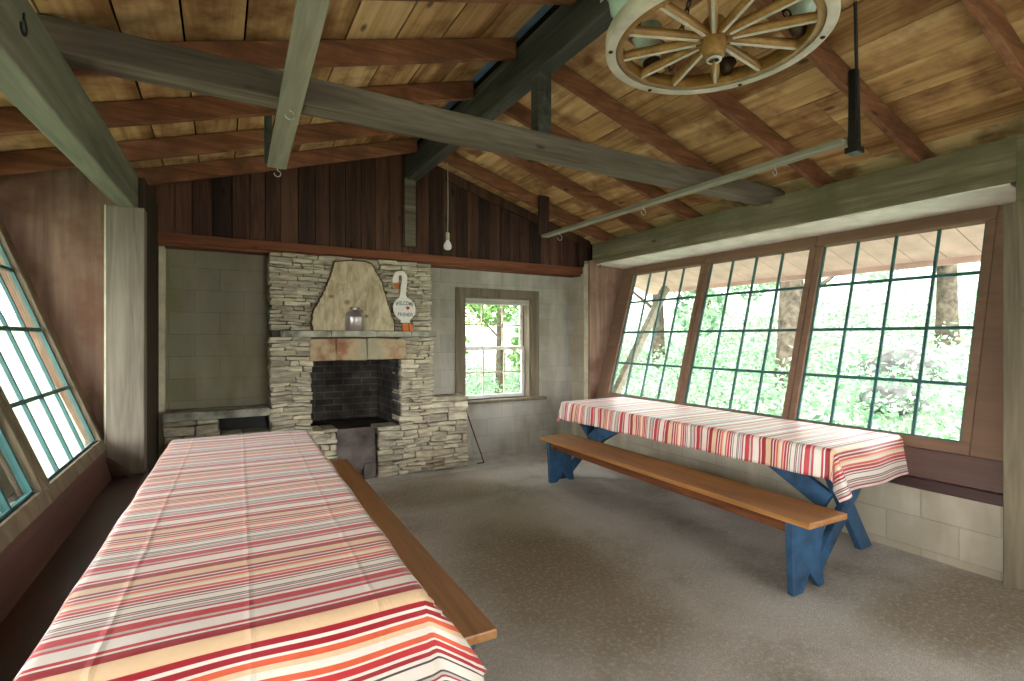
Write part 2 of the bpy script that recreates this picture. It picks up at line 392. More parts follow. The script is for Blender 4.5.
MB().box(-.47, 4.19, 5.37, 5.41, 2.285, 2.37).box(-.47, 4.19, 5.41, 5.62, 2.262, 2.30).obj('trim_1', 'trimwood', kind='structure', bevel=.004, label='red brown horizontal board at the foot of the gable boards', cat='trim')
MB().prism([(RX + .1, RZ + .0), (4.25, under(4.25) + .035), (4.25, under(4.25) + .145), (RX + .1, RZ + .11)], XZ, 5.38, 5.418).obj('trim_12', 'gable', kind='structure', label='dark board along the top of the gable under the roof', cat='trim')
MB().box(4.05, 4.19, 5.34, 5.4, 2.375, under(4.19) + .1).obj('trim_2', 'gable', kind='structure', bevel=.003, label='wide dark upright board at the far right end of the gable boards', cat='trim')
MB().box(1.708, 1.83, 5.3, 5.36, 2.43, 3.16).obj('trim_3', 'tie', kind='structure', bevel=.004, label='short grey upright board under the end of the ridge beam', cat='trim')

# right stub and corner
MB().box(4.12, 4.5, 5.3, YF, -.08, 2.45).obj('wall_right_stub', 'blockY', kind='structure', label='narrow pale block pier in the far right corner', cat='wall')
MB().box(4.085, 4.2, 5.13, 5.3, .0, 2.40).obj('trim_4', 'whitestrip', kind='structure', bevel=.004, label='thin pale upright strip in the far right corner', cat='trim')
# left far stub wall and pale strip
MB().box(-.75, -.47, 4.52, YF, -.08, 2.6).obj('wall_left_stub', 'shadewall', kind='structure', label='side wall coloured dark for shadow, between the left post and the fireplace wall', cat='wall')
MB().box(-.47, -.425, 5.46, 5.595, 0, 2.26).obj('trim_5', 'whitestrip', kind='structure', bevel=.003, label='pale greenish strip in the far left corner', cat='trim')

# ---------------------------------------------------------------- window bays
MX = 3.43                                # mirror: x -> MX - x
def mir(side): return (lambda p: Vector(p)) if side > 0 else (lambda p: Vector((MX - p[0], p[1], p[2])))
UP = Vector((.27, 0, .963)); NI = Vector((-.963, 0, .27)); B0 = Vector((4.13, 0, .70))
def lean(a, b, n, L=False):
    if L: return B0 + Vector((-.02, a, 0)) + Vector((.342, 0, .940)) * b + Vector((-.940, 0, .342)) * n
    return B0 + Vector((0, a, 0)) + UP * b + NI * n
def lbox(mb, f, a0, a1, b0, b1, n0, n1):
    L = f((0, 0, 0)).x > 1
    vs = [f(lean(a, b, n, L)) for a in (a0, a1) for b in (b0, b1) for n in (n0, n1)]
    mb.add(vs, [(0, 1, 3, 2), (4, 6, 7, 5), (0, 4, 5, 1), (2, 3, 7, 6), (0, 2, 6, 4), (1, 5, 7, 3)])
TOPB = 1.73
def window(idx, side, y0, y1, lab, fm='frame'):
    # panes between y0 and y1
    f = mir(side); e = .052
    fr = MB()
    lbox(fr, f, y0 - e, y1 + e, 0, .075, -.035, .03); lbox(fr, f, y0 - e, y1 + e, 1.63, TOPB, -.035, .03)
    lbox(fr, f, y0 - e, y0, .075, 1.63, -.035, .03); lbox(fr, f, y1, y1 + e, .075, 1.63, -.035, .03)
    lbox(fr, f, y0 - e, y1 + e, 1.60, 1.64, -.02, .042)
    o = fr.obj('window_%d' % idx, fm, kind='structure', bevel=.004, label=lab, cat='window')
    mu = MB()
    for k in range(5):
        a = y0 + (y1 - y0) * k / 4; hw = .010 if 0 < k < 4 else .015
        lbox(mu, f, a - hw, a + hw, .07, 1.63, -.014, .002)
    for k in range(5):
        b = .075 + (1.63 - .075) * k / 4; hw = .011 if 0 < k < 4 else .014
        lbox(mu, f, y0, y1, b - hw, b + hw, -.013, .001)
    mu.obj('muntin_grid', 'teal', o)
    g = MB(); g.add([f(lean(a, b, -.012, side < 0)) for a, b in ((y0, .075), (y1, .075), (y1, 1.63), (y0, 1.63))], [(0, 1, 2, 3)])
    g.obj('glass_pane', 'glass', o)
    return o
wins = [(1, 1, 3.82, 4.865, 'leaning many-paned window at the far end beside the corner, over the table end'),
        (2, 1, 2.64, 3.71, 'leaning many-paned window in the middle of three, behind the right table'),
        (3, 1, 1.437, 2.53, 'leaning many-paned window nearest the olive post, at the table near end'),
        (4, 1, -.35, .72, 'added unseen leaning window past the olive post, for light'), (5, 1, -1.55, -.46, 'added unseen leaning window second past the olive post, for light'), (6, 1, -2.75, -1.66, 'added unseen leaning window third past the olive post, for light'),  # unseen windows added on this side to let in more daylight
        (7, -1, 3.10, 4.25, 'leaning teal-barred window beside the grey post and striped table'),
        (8, -1, 1.88, 2.98, 'leaning teal-barred window next to it, mostly out of view'), (9, -1, .66, 1.76, 'leaning teal-barred window beside the viewer'),
        (10, -1, -.56, .54, 'leaning teal-barred window behind the viewer'), (11, -1, -1.78, -.68, 'leaning teal-barred window second behind the viewer'), (12, -1, -3.0, -1.9, 'leaning teal-barred window third behind the viewer')]  # the ones behind the viewer are made up as extra daylight sources
for wv in wins: window(*wv, **({'fm': 'olive'} if wv[1] < 0 else {}))
hk = MB()
for side, segs in ((1, ((4.917, 5.1), (.78, 1.385), (YB, -2.81))), (-1, ((4.30, 4.5), (YB, -3.06)))):
    for a0, a1 in segs: lbox(hk, mir(side), a0, a1, 0, TOPB, -.05, .02)
hk.obj('wall_bay_boards', 'frame', kind='structure', label='brown boards closing the gaps beside the leaning windows', cat='wall')
# lower leaning panel, ledge, low block wall
for side, nm in ((1, 'right'), (-1, 'left')):
    f = mir(side); y1 = 5.1 if side > 0 else 4.45
    p = MB(); q0, q1 = Vector((4.135, 0, .71)), Vector((4.085, 0, .515))
    p.add([f((x_, y_, z_)) for y_ in (YB, y1) for x_, z_ in ((4.09, .705), (4.16, .705), (4.115, .52), (4.045, .52))],
          [(0, 1, 2, 3), (7, 6, 5, 4), (0, 4, 5, 1), (1, 5, 6, 2), (2, 6, 7, 3), (3, 7, 4, 0)])
    p.obj('wall_%s_panel' % nm, 'panel_low', kind='structure', label='brown panel between the leaning windows and the ledge on the %s' % nm, cat='wall')
    xi = 4.0 if side > 0 else 3.875
    l_ = MB(); xs = sorted((f((xi, 0, 0)).x, f((4.22, 0, 0)).x)); l_.box(xs[0], xs[1], YB, y1 + .03, .455, .525)
    l_.obj('trim_%d' % (6 if side > 0 else 7), 'ledge', kind='structure', bevel=.006, label='dark brown ledge capping the low block wall on the %s' % nm, cat='ledge')
    b = MB(); xs = sorted((f((xi + .05, 0, 0)).x, f((4.25, 0, 0)).x)); b.box(xs[0], xs[1], YB, y1 + .2, -.08, .455)
    b.obj('wall_%s' % nm, 'blockY', kind='structure', label='low concrete block wall under the %s ledge' % nm, cat='wall')
# end panels of the bays
def endpanel(side, y, nm):
    f = mir(side); zt = 2.42 if side > 0 else 2.62
    poly = [(4.02, .52), (4.10, .52), (4.80, 2.50), (4.9, zt), (4.02, zt)] if side > 0 else [(4.0, .52), (4.10, .52), (4.20, .70), (4.95, 2.55), (5.2, 2.52), (5.2, 2.62), (4.0, 2.74)]
    MB().prism(poly, lambda a, b, d: f((a, d, b)), y, y + .04).obj('wall_%s_end' % nm, 'ply', kind='structure', label='brown plywood panel closing the end of the %s window bay' % nm, cat='wall')
endpanel(1, 5.09, 'right'); endpanel(-1, 4.44, 'left')
# right bay soffit
sf = MB(); sf.prism([(4.13, 2.372), (4.62, 2.345), (4.62, 2.385), (4.13, 2.412)], lambda a, b, d: Vector((a, d, b)), 1.2, 5.09)
sf.obj('trim_8', 'soffit', kind='structure', label='white board ceiling of the window bay under the long header beam', cat='trim')
# posts and header beams
MB().box(4.095, 4.3, .80, 1.165, 2.235, 2.655).obj('bearing_block_beam', 'header', kind='structure', bevel=.006, label='weathered grey block above the olive post where the header beam rests', cat='beam')
MB().box(3.982, 4.2, .93, 1.19, 0, 2.233).obj('corner_post_column', 'postdark', kind='structure', bevel=.008, label='thick olive brown wooden post at the near end of the right windows', cat='post')
pl = MB().box(-.66, -.45, 4.30, 4.44, .525, 2.34).obj('post_column', 'post', kind='structure', bevel=.006, label='pale grey boxed wooden post standing on the left ledge', cat='post')
MB().box(-.672, -.655, 4.32, 4.45, .53, 2.34).obj('batten', 'whitestrip', pl)
hb = MB(); hb.beam((4.19, YB, 2.515), (4.19, 5.15, 2.515), .18, .265)
hb = hb.obj('header_beam', 'header', kind='structure', bevel=.008, label='long weathered grey header beam above the three right windows', cat='beam')
hook(hb, 4.12, 5.02, 2.384, .02, 'iron')
lb = MB(); lb.add([(-.835, YB, 2.21), (-.667, YB, 2.21), (-.605, 4.44, 2.338), (-.50, 4.44, 2.338), (-.835, YB, 2.50), (-.667, YB, 2.50), (-.605, 4.44, 2.592), (-.50, 4.44, 2.592)],
       [(0, 1, 3, 2), (4, 6, 7, 5), (0, 4, 5, 1), (2, 3, 7, 6), (0, 2, 6, 4), (1, 5, 7, 3)])
lb = lb.obj('header_beam', 'lefthead', kind='structure', bevel=.008, label='pale grey green header beam running to the left post', cat='beam')
hook(lb, -.545, 2.2, 2.49, .025, 'iron', R(90))
MB().box(-.62, -.515, 4.45, 4.9, 2.33, 2.59).obj('lintel_block_beam', 'trimwood', kind='structure', bevel=.006, label='short red brown block behind the head of the left post', cat='beam')
# small brown corner block on the left ledge
MB().prism([(-.80, .528), (-.52, .528), (-.60, .62), (-.70, .70), (-.78, .73)], XZ, 4.22, 4.295).obj('corner_block', 'bag', bevel=.008, label='small brown wedge shaped block at the foot of the grey post', cat='block')

# ---------------------------------------------------------------- roof
rb = MB(); rng = random.Random(11)
def roofrow(side):
    u = .06; t0, t1 = .0, .022
    L = math.hypot(1, RS); k = 0
    while u < 4.02:
        wd = rng.choice((.27, .285, .30, .25)); u1 = min(u + wd, 4.05)
        ys = [YB - .1]; 
        while ys[-1] < 5.5: ys.append(min(ys[-1] + rng.choice((3.93, 4.585, 5.24)), 5.62))
        for y0, y1 in zip(ys, ys[1:]):
            def P(uu, t): return (RX + side * uu / L, under(RX + side * uu / L) + .14 + t)
            pts = [P(u, t0), P(u1 - .011, t0), P(u1 - .011, t1), P(u, t1)]
            rb.prism(pts, XZ, y0, y1 - .003)
        u = u1
roofrow(1); roofrow(-1)
rb.obj('ceiling', 'roofboard', kind='structure', label='knotty plank roof boards above the rafters', cat='ceiling')
ro = MB()
ro.prism([(RX, RZ + .172), (RX + 4.0, under(RX + 4.0) + .172), (RX + 4.0, under(RX + 4.0) + .23), (RX, RZ + .23)], XZ, YB - .1, 5.95)
ro.prism([(RX, RZ + .172), (RX - 4.0, under(RX - 4.0) + .172), (RX - 4.0, under(RX - 4.0) + .23), (RX, RZ + .23)], XZ, YB - .1, 5.95)
ro.obj('roof', 'roofdark', kind='structure', label='dark roof deck above the boards', cat='roof')
fo = MB()
for s_ in (-1,):
    fo.prism([(RX - .03, RZ + .128), (RX - .10, RZ + .108), (RX - .10, RZ + .118), (RX - .03, RZ + .138)], XZ, YB, 5.3)
fo.obj('trim_9', 'foil', kind='structure', label='blue foil strip showing along the ridge', cat='trim')
rg = MB().box(1.735, 1.855, YB, 5.38, 3.145, 3.40)
rg = rg.obj('ridge_beam', 'ridge', kind='structure', bevel=.006, label='dark green grey ridge beam along the top of the roof', cat='beam')
MB().tube([(1.727, 2.02, 3.33), (1.722, 2.04, 3.27), (1.724, 2.07, 3.21), (1.72, 2.09, 3.195), (1.724, 2.06, 3.24), (1.727, 2.04, 3.31)], .005, 6).obj('hook', 'whitepaint', rg)
# rafters
L0 = 2.34
def rafter_mb(side):
    b = MB(); xe = 3.85
    pts = [(side * .07, -RS * .07), (side * xe, -RS * xe), (side * xe, -RS * xe + .135), (side * .07, -RS * .07 + .135)]
    b.prism(pts, XZ, -.045, 0); return b
ordn = ['third behind the viewer', 'second behind the viewer', 'overhead behind the viewer', 'overhead beside the wheel', 'nearest in view', 'second nearest in view', 'third nearest in view', 'fourth from the gable', 'third from the gable', 'second from the gable', 'closest to the gable']
protoR, protoL = None, None
for k in range(11):
    y = 4.95 - .655 * (10 - k)
    for side in (1, -1):
        src = protoR if side > 0 else protoL
        if src is None:
            o = rafter_mb(side).obj('rafter_beam', 'rafter', bevel=.004, seg=1, kind='structure')
            if side > 0: protoR = o
            else: protoL = o
        else: o = src.copy(); COL.objects.link(o)
        o.location = (RX, y, RZ)
        tag(o, 'red brown rafter on the %s slope, %s' % ('window' if side > 0 else 'grey post', ordn[k]), 'rafter', 'rafters on the %s slope' % ('right' if side > 0 else 'left'), 'structure')
# tie beam and king post
MB().beam((-.75, 2.775, 2.675), (4.28, 2.775, 2.675), .14, .14).obj('tie_beam', 'tie', kind='structure', bevel=.006, label='big grey brown tie beam crossing the room below the rafters', cat='beam')
MB().box(1.745, 1.845, 2.73, 2.82, 2.745, 3.146).obj('king_post_column', 'ridge', kind='structure', bevel=.004, label='short dark post between tie beam and ridge beam', cat='post')
# hanging rails
r1 = thing('hanging_rail', 'wide pale grey board hung below the tie beam, ending above the stone fireplace', 'rail', (.3, 3.73, 2.575), 0)
MB().prism([(-.10, -3.0), (-.015, -3.0), (.085, 0), (-.03, 0)], lambda a, b, d: Vector((a, b, d)), 0, .028).obj('board', 'rail', r1, bevel=.003)
MB().box(-.045, .0, .01, .05, 0.03, .42).obj('hanger', 'ridge', r1, bevel=.003)
hook(r1, .03, -.02, 0, .02); hook(r1, -.005, -1.03, 0, .022)
r2 = thing('hanging_rail', 'narrow pale grey board hung on two uprights near the right windows', 'rail', (3.12, 4.82, 2.575), 0)
MB().prism([(.0, 0), (.085, 0), (.075, -3.19), (-.01, -3.19)], lambda a, b, d: Vector((a, b, d)), 0, .03).obj('board', 'rail', r2, bevel=.003)
MB().box(-.02, .11, .0, .035, .03, .47).obj('hanger', 'gable', r2, bevel=.003)
hook(r2, .04, -.30, 0, .03); hook(r2, .04, -1.55, 0, .025); hook(r2, .04, -2.75, 0, .02)
MB().prism([(.045, -.03), (.115, -.03), (.10, .43), (.055, .43)], lambda a, b, d: Vector((a, d, b)), -3.235, -3.195).obj('hanger', 'iron', r2, bevel=.004)
MB().box(.038, .122, -3.25, -3.18, -.055, -.02).obj('hanger_foot', 'iron', r2, bevel=.004)
MB().tube([(3.17, 1.565, 2.58), (3.165, 1.565, 2.75), (3.10, 1.54, 2.86), (2.97, 1.48, 2.98), (2.80, 1.40, 3.155)], .009, 8).obj('electric_cable', 'iron', label='black cable rising from the rail end to the roof', cat='cable')

# ---------------------------------------------------------------- hanging bulb
hb_ = thing('hanging_light_bulb', 'bare white bulb hanging on a long thin cord before the gable boards', 'light bulb', (2.03, 4.90, 2.35))
MB().tube([(0, 0, .17), (.004, 0, .5), (0, 0, .90)], .004, 6).obj('cord', 'cordwhite', hb_)
MB().lathe([(0, .185), (.016, .18), (.02, .165), (.02, .11), (.017, .105)], n=16).obj('socket', 'whitestrip', hb_)
MB().lathe([(.015, .11), (.018, .095), (.034, .07), (.043, .042), (.038, .016), (.02, .002), (0, 0)], n=20).obj('bulb', 'bulbglass', hb_)

# ---------------------------------------------------------------- wagon wheel chandelier
wc = thing('wagon_wheel_chandelier', 'wooden wagon wheel chandelier with glass shades hung by chains from the roof', 'chandelier', (1.757, 1.415, 2.65), R(8))
Ro, Ri = .437, .395
MB().lathe([(Ri, 0), (Ro - .004, 0), (Ro, .004), (Ro, .055), (Ro - .004, .06), (Ri, .06), (Ri, 0)], n=72).obj('rim', 'tire', wc)
MB().lathe([(Ri - .03, .004), (Ri - .001, .004), (Ri - .001, .062), (Ri - .03, .062), (Ri - .03, .004)], n=72).obj('felloe', 'wheelwood', wc)
MB().lathe([(0, -.055), (.034, -.055), (.041, -.048), (.044, -.04), (.048, 0), (.05, .05), (.046, .09), (.04, .10), (0, .10)], n=28).obj('hub', 'wheelwood', wc)
hp = MB().lathe([(.02, -.066), (.03, -.066), (.03, -.056), (.02, -.056), (.02, -.066)], n=20).obj('hub_ring', 'steel', wc)
MB().tube([(0, 0, -.056), (.003, .003, -.09), (.006, .006, -.115)], [.004, .007, .003], 8).obj('pull', 'brass', wc)
for k in range(12):
    t = 2 * math.pi * k / 12; c_, s_ = math.cos(t), math.sin(t)
    sp = MB().tube([(c_ * .05, s_ * .05, .03), (c_ * .12, s_ * .12, .03), (c_ * .30, s_ * .30, .03), (c_ * (Ri - .01), s_ * (Ri - .01), .03)], [.014, .017, .02, .016], 10)
    so_ = sp.obj('spoke', 'wheelwood', wc)
    st = MB(); mt = Matrix.Rotation(t, 4, 'Z'); st.box(.07, Ri - .03, -.006, .006, .0085, .0125, mt).obj('pale_edge', 'tire', so_)
for k in range(12):
    if k % 2 == 0:
        t = 2 * math.pi * (k + .5) / 12
        MB().lathe([(0, -.006), (.008, -.005), (.01, 0)], (math.cos(t) * .416, math.sin(t) * .416, 0), 10).obj('bolt', 'iron', wc)
for k in range(6):
    t = 2 * math.pi * k / 6 + R(22); cx, cy = math.cos(t) * .345, math.sin(t) * .345
    tilt = Matrix.Rotation(R(14), 4, Vector((-math.sin(t), math.cos(t), 0)))
    cp = MB().lathe([(0, .035), (.02, .035), (.028, .05), (.046, .08), (.04, .095), (.014, .10)], (cx, cy, 0), 18)
    ring_ = cp.obj('lamp_cup', 'bronze', wc)
    MB().lathe([(.024, .0), (.036, .01), (.064, .06), (.060, .11), (.074, .165), (.071, .165), (.057, .11), (.060, .06), (.033, .012), (.022, .003)], (cx, cy, .09), 24, tilt).obj('glass_shade', 'shade', ring_)
for k in range(3):
    t = 2 * math.pi * k / 3 + R(70); p0 = Vector((math.cos(t) * .30, math.sin(t) * .30, .045)); p1 = Vector((math.cos(t) * .03, math.sin(t) * .03, .49))
    ch = MB(); N_ = 15; d = (p1 - p0); q = d.to_track_quat('Z', 'Y').to_matrix().to_4x4()
    for i in range(N_):
        m_ = q @ Matrix.Rotation(R(90) * (i % 2), 4, 'Z') @ Matrix.Scale(1.6, 4, (0, 0, 1)) @ Matrix.Rotation(R(90), 4, 'X')
        ch.ring(p0 + d * ((i + .5) / N_), .0125, .003, m_, 12, 6)
    ch.obj('chain', 'iron', wc)

# ---------------------------------------------------------------- fireplace
fp = thing('fireplace', 'stacked stone fireplace with sooty open firebox', 'fireplace', (0, 0, 0))
def stones(mb, rects, y0, depth, rng, hmin=.022, hmax=.055, holes=(), wmin=.08, wmax=.27, jag=.012):
    for (xa, xb, za, zb) in rects:
        z = za
        while z < zb - .012:
            h = min(rng.uniform(hmin, hmax), zb - z)
            if zb - z - h < .02: h = zb - z
            x = xa + rng.uniform(-jag, jag); xe = xb + rng.uniform(-jag, jag)
            while x < xe - .02:
                wd = rng.uniform(wmin, wmax); x1 = min(x + wd, xe)
                if xe - x1 < .05: x1 = xe
                yy = y0 + rng.uniform(-.014, .014)
                g = .0035
                vs = [Vector((q, yq, r)) for q in (x + g, x1 - g) for yq in (yy, y0 + depth) for r in (z + g * .7, z + h - g * .7)]
                for i in (0, 1, 4, 5):
                    vs[i] += Vector((rng.uniform(-.007, .007), rng.uniform(-.012, .012), rng.uniform(-.005, .005)))
                for q in vs:
                    e_ = max(0, min(1, (q.z - za) / .08, (zb - q.z) / .08))
                    q.z += e_ * .035 * mnoise.noise(Vector((q.x * 3.2, q.z * 2.0, za * 7 + xa)))
                mb.add(vs, [(0, 1, 3, 2), (4, 6, 7, 5), (0, 4, 5, 1), (2, 3, 7, 6), (0, 2, 6, 4), (1, 5, 7, 3)])
                x = x1
            z += h
rng = random.Random(21)
ch = MB()
stones(ch, [(.41, .775, 0, 1.46)], 5.30, .29, rng)                       # left pier
stones(ch, [(1.66, 2.03, .53, 1.46)], 5.30, .29, rng)                    # right pier
stones(ch, [(.41, 2.01, 1.525, 2.262)], 5.31, .28, rng)                  # chimney breast
ch.obj('stonework', 'stone', fp, bevel=.006, seg=2)
hs = MB()
stones(hs, [(.41, 1.01, 0, .55)], 5.29, .30, rng, .04, .08)
hs.obj('hearth_stonework', 'stone', fp, bevel=.008, seg=2)
hs = MB()
stones(hs, [(1.425, 2.445, 0, .525)], 5.29, .30, rng, .032, .07, wmin=.10, wmax=.27)
stones(hs, [(2.0, 2.445, .53, .80)], 5.305, .28, rng, .045, .08, wmin=.14, wmax=.3)
hs.obj('hearth_stonework', 'stone', fp, bevel=.008, seg=2)
MB().box(.43, .76, 5.34, 5.595, 0, 1.5).box(1.68, 2.0, 5.34, 5.595, 0, 1.5).box(.43, 1.99, 5.35, 5.595, 1.45, 2.25).box(1.45, 2.42, 5.33, 5.595, .0, .50).box(2.03, 2.42, 5.335, 5.595, .5, .78).box(.43, .99, 5.33, 5.595, 0, .53).obj('mortar_core', 'mortar', fp)
# firebox: back, slanting cheeks, floor (runs back through the wall)
fb = MB()
for bx in ((.70, .775, 5.58, 6.25, .3, 1.5), (1.655, 1.73, 5.36, 6.25, .3, 1.5), (.7, 1.73, 6.2, 6.3, .3, 1.5), (.7, 1.73, 5.58, 6.3, 1.44, 1.52), (.7, 1.73, 5.36, 6.25, .46, .50)): fb.box(*bx)
fb.obj('firebox', 'soot', fp)
lt = MB(); rng = random.Random(3)
for x0, x1 in ((.755, 1.0), (1.004, 1.30), (1.304, 1.715)): lt.box(x0, x1, 5.27, 5.5, 1.225, 1.445, jit=.006, rng=rng)
lt.obj('lintel', 'lintel', fp, bevel=.012, seg=2)
mt = MB(); rng = random.Random(8)
for x0, x1, dy in ((.50, .93, 0), (.934, 1.36, .015), (1.364, 1.72, .0), (1.724, 2.01, .03)): mt.box(x0, x1, 5.13 + dy, 5.5, 1.462, 1.52, jit=.005, rng=rng)
mt.obj('mantel_shelf', 'mantel', fp, bevel=.008, seg=2)
ad = MB(); ad.prism([(1.015, .03), (1.26, .03), (1.26, .10), (1.415, .10), (1.40, .53), (1.02, .53)], XZ, 5.345, 5.36)
ad.obj('ash_door', 'rust', fp, bevel=.003)
MB().box(1.29, 1.41, 5.325, 5.344, .0, .16).obj('ash_door_foot', 'rust', fp, bevel=.003)
sl = thing('stone_ledge', 'low stone shelf with a concrete slab top left of the fireplace', 'stone ledge')
st = MB(); rng = random.Random(31)
stones(st, [(-.42, .0, 0, .725)], 5.30, .28, rng, .05, .10, wmin=.12, wmax=.26); stones(st, [(.0, .40, 0, .58)], 5.30, .28, rng, .05, .1)
st.obj('stonework', 'stone', sl, bevel=.008)
MB().box(-.425, .405, 5.27, 5.59, .728, .80).obj('slab_top', 'mantel', sl, bevel=.008)
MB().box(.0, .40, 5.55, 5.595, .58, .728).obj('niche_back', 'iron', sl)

# tree slice leaning on the chimney
def make_slab():
    n = NT('tree_slice_wood_face'); v = n.obj(); sx = n.n('SeparateXYZ'); n.l(v, sx.inputs[0])
    g = n.noise(n.vm('MULTIPLY', v, (9., 1., 3.)), 1.6, 5, .6, 1.0)
    col = n.ramp(g, [(.3, (150, 134, 104)), (.5, (188, 174, 142)), (.7, (212, 200, 172))])
    ang = n.math('ADD', n.math('MULTIPLY', sx.outputs[0], .8), n.math('MULTIPLY', sx.outputs[2], -.6))
    st_ = n.noise(n.vm('MULTIPLY', v, (30., 1., 24.)), 1.0, 2); col = n.mix(n.ramp(n.math('FRACT', n.math('MULTIPLY', ang, 9.0)), [(.0, .0), (.45, .18), (.55, .0)]), col, (150, 132, 98))
    for cx, cz, r in ((-.235, .335, .034), (-.085, .285, .045), (.10, .15, .03)):
        d = n.math('ADD', n.math('POWER', n.math('DIVIDE', n.math('SUBTRACT', sx.outputs[0], cx), r), 2.0), n.math('POWER', n.math('DIVIDE', n.math('SUBTRACT', sx.outputs[2], cz), r * .85), 2.0))
        d = n.math('ADD', d, n.math('MULTIPLY', n.noise(v, 30, 2), .5))
        col = n.mix(n.ramp(d, [(.3, .75), (1.5, 0.0)]), col, (104, 74, 42))
    n.bump(g, .2, .004)
    return n.fin(col, .7, .25)
M['slab'] = make_slab()
so2 = thing('tree_slice', 'tall bell shaped slice of tree trunk leaning on the chimney above the mantel', 'wood slab', (1.18, 5.21, 1.52))
out = [(-.41, 0), (.39, 0), (.385, .10), (.345, .22), (.31, .36), (.27, .50), (.22, .60), (.17, .69), (.10, .715), (-.06, .712), (-.20, .69), (-.225, .60), (-.26, .50), (-.31, .38), (-.37, .26), (-.415, .17), (-.43, .08)]
rng = random.Random(5); fine = []
for i in range(len(out)):
    a, b = Vector(out[i]), Vector(out[(i + 1) % len(out)])
    for k in range(5):
        q = a.lerp(b, k / 5); fine.append((q.x + (rng.uniform(-.006, .006) if q.y > .01 else 0), max(0, q.y)))
tl = lambda a, b, d: Vector((a, d + b * .075, b))
inner = [(a * .97, .004 + b * .975) for a, b in fine]
MB().prism(inner, tl, -.012, .03).obj('slice_face', 'slab', so2)
MB().prism(fine, tl, -.006, .034).obj('bark_edge', 'bark', so2)
# jug
jg = thing('jug', 'grey pewter jug with narrow neck on the mantel before the tree slice', 'jug', (1.155, 5.165, 1.521))
MB().lathe([(0, 0), (.078, 0), (.085, .008), (.087, .13), (.084, .155), (.068, .18), (.048, .194), (.042, .20), (.042, .225), (.047, .23), (.04, .232), (.034, .225), (.034, .2)], n=32).obj('body', 'jug', jg)
MB().tube([(.046, .0, .215), (.072, 0, .212), (.085, 0, .19), (.078, 0, .165)], .006, 8).obj('handle', 'jug', jg)
# goose sign
gs = thing('goose_sign', 'white wooden goose cutout with WELCOME FRIENDS lettering on the mantel', 'sign', (1.705, 5.245, 1.521), 0)
sc = .0103 / 6.36
def G(p): return ((p[0] - 690) * sc, (575 - p[1]) * sc)
body = [(650, 520), (655, 505), (635, 492), (615, 470), (605, 440), (604, 415), (612, 388), (628, 368), (645, 356), (650, 335), (654, 305), (661, 270), (667, 240), (667, 222), (658, 211), (648, 214), (643, 228), (642, 250), (640, 268), (625, 274), (608, 270), (600, 255), (600, 240), (610, 220), (613, 205), (625, 192), (645, 183), (665, 182), (684, 190), (697, 208), (701, 232), (699, 262), (694, 290), (690, 315), (689, 338), (697, 354), (722, 368), (742, 390), (752, 418), (752, 446), (742, 472), (725, 492), (712, 505), (714, 520)]
tl2 = lambda a, b, d: Vector((a, d + b * .05, b))
MB().prism([G(p) for p in body], tl2, -.012, .008).obj('body', 'goosewhite', gs, bevel=.002)
MB().prism([G(p) for p in ((608, 264), (642, 262), (640, 300), (628, 304), (620, 298), (612, 280))], tl2, -.016, -.0125).obj('bill', 'goosebill', gs)
for pts in (((662, 526), (700, 524), (702, 560), (708, 576), (664, 576)), ((706, 524), (722, 528), (738, 548), (735, 564), (722, 576), (709, 576))):
    MB().prism([G(p) for p in pts], tl2, -.014, .006).obj('foot', 'goosebill', gs, bevel=.002)
hp_ = []
for k in range(40):
    t = 2 * math.pi * k / 40
    hp_.append((.0013 * 16 * math.sin(t) ** 3, .0013 * (13 * math.cos(t) - 5 * math.cos(2 * t) - 2 * math.cos(3 * t) - math.cos(4 * t))))
hx, hz = G((700, 424)); MB().prism([(a + hx, b + hz) for a, b in hp_], tl2, -.0145, -.0122).obj('heart', 'heart', gs)
def lettering(txt, cxy, size, bow, width):
    mb = MB(); fc = bpy.data.curves.new('t', 'FONT'); fc.size = size; fc.fill_mode = 'BOTH'; fc.extrude = 0; fc.offset = size * .03
    fo_ = bpy.data.objects.new('t', fc); COL.objects.link(fo_)
    chars = []; X = 0
    for c in txt:
        fc.body = c; bpy.context.view_layer.update()
        me = bpy.data.meshes.new_from_object(fo_.evaluated_get(bpy.context.evaluated_depsgraph_get()))
        xs = [v.co.x for v in me.vertices]; a, b = min(xs), max(xs)
        chars.append(([(v.co.x - a + X, v.co.y) for v in me.vertices], [list(p.vertices) for p in me.polygons])); X += b - a + size * .13
        bpy.data.meshes.remove(me)
    bpy.data.objects.remove(fo_); bpy.data.curves.remove(fc)
    W = X - size * .13; wsc = width / W
    for vs, fs in chars:
        mb.add([tl2(cxy[0] + (x_ - W / 2) * wsc, cxy[1] + z_ + bow * (1 - ((x_ - W / 2) / (W / 2)) ** 2), -.0138) for x_, z_ in vs], fs)
    return mb.obj('lettering', 'lettergreen', gs, fix=False)
lettering('WELCOME', G((677, 412)), .056, .012, .192)
lettering('FRIENDS', G((683, 476)), .052, -.003, .158)
# poker
pk = thing('fire_poker', 'thin iron rod leaning from beside the window down to the floor', 'fire poker', (2.66, 5.33, 0))
MB().tube([(0, 0, .006), (-.10, .13, .42), (-.21, .26, .86)], .0065, 8).obj('rod', 'bark', pk)
MB().tube([(0, 0, .006), (-.09, .0, .006)], .006, 8).obj('foot', 'bark', pk)

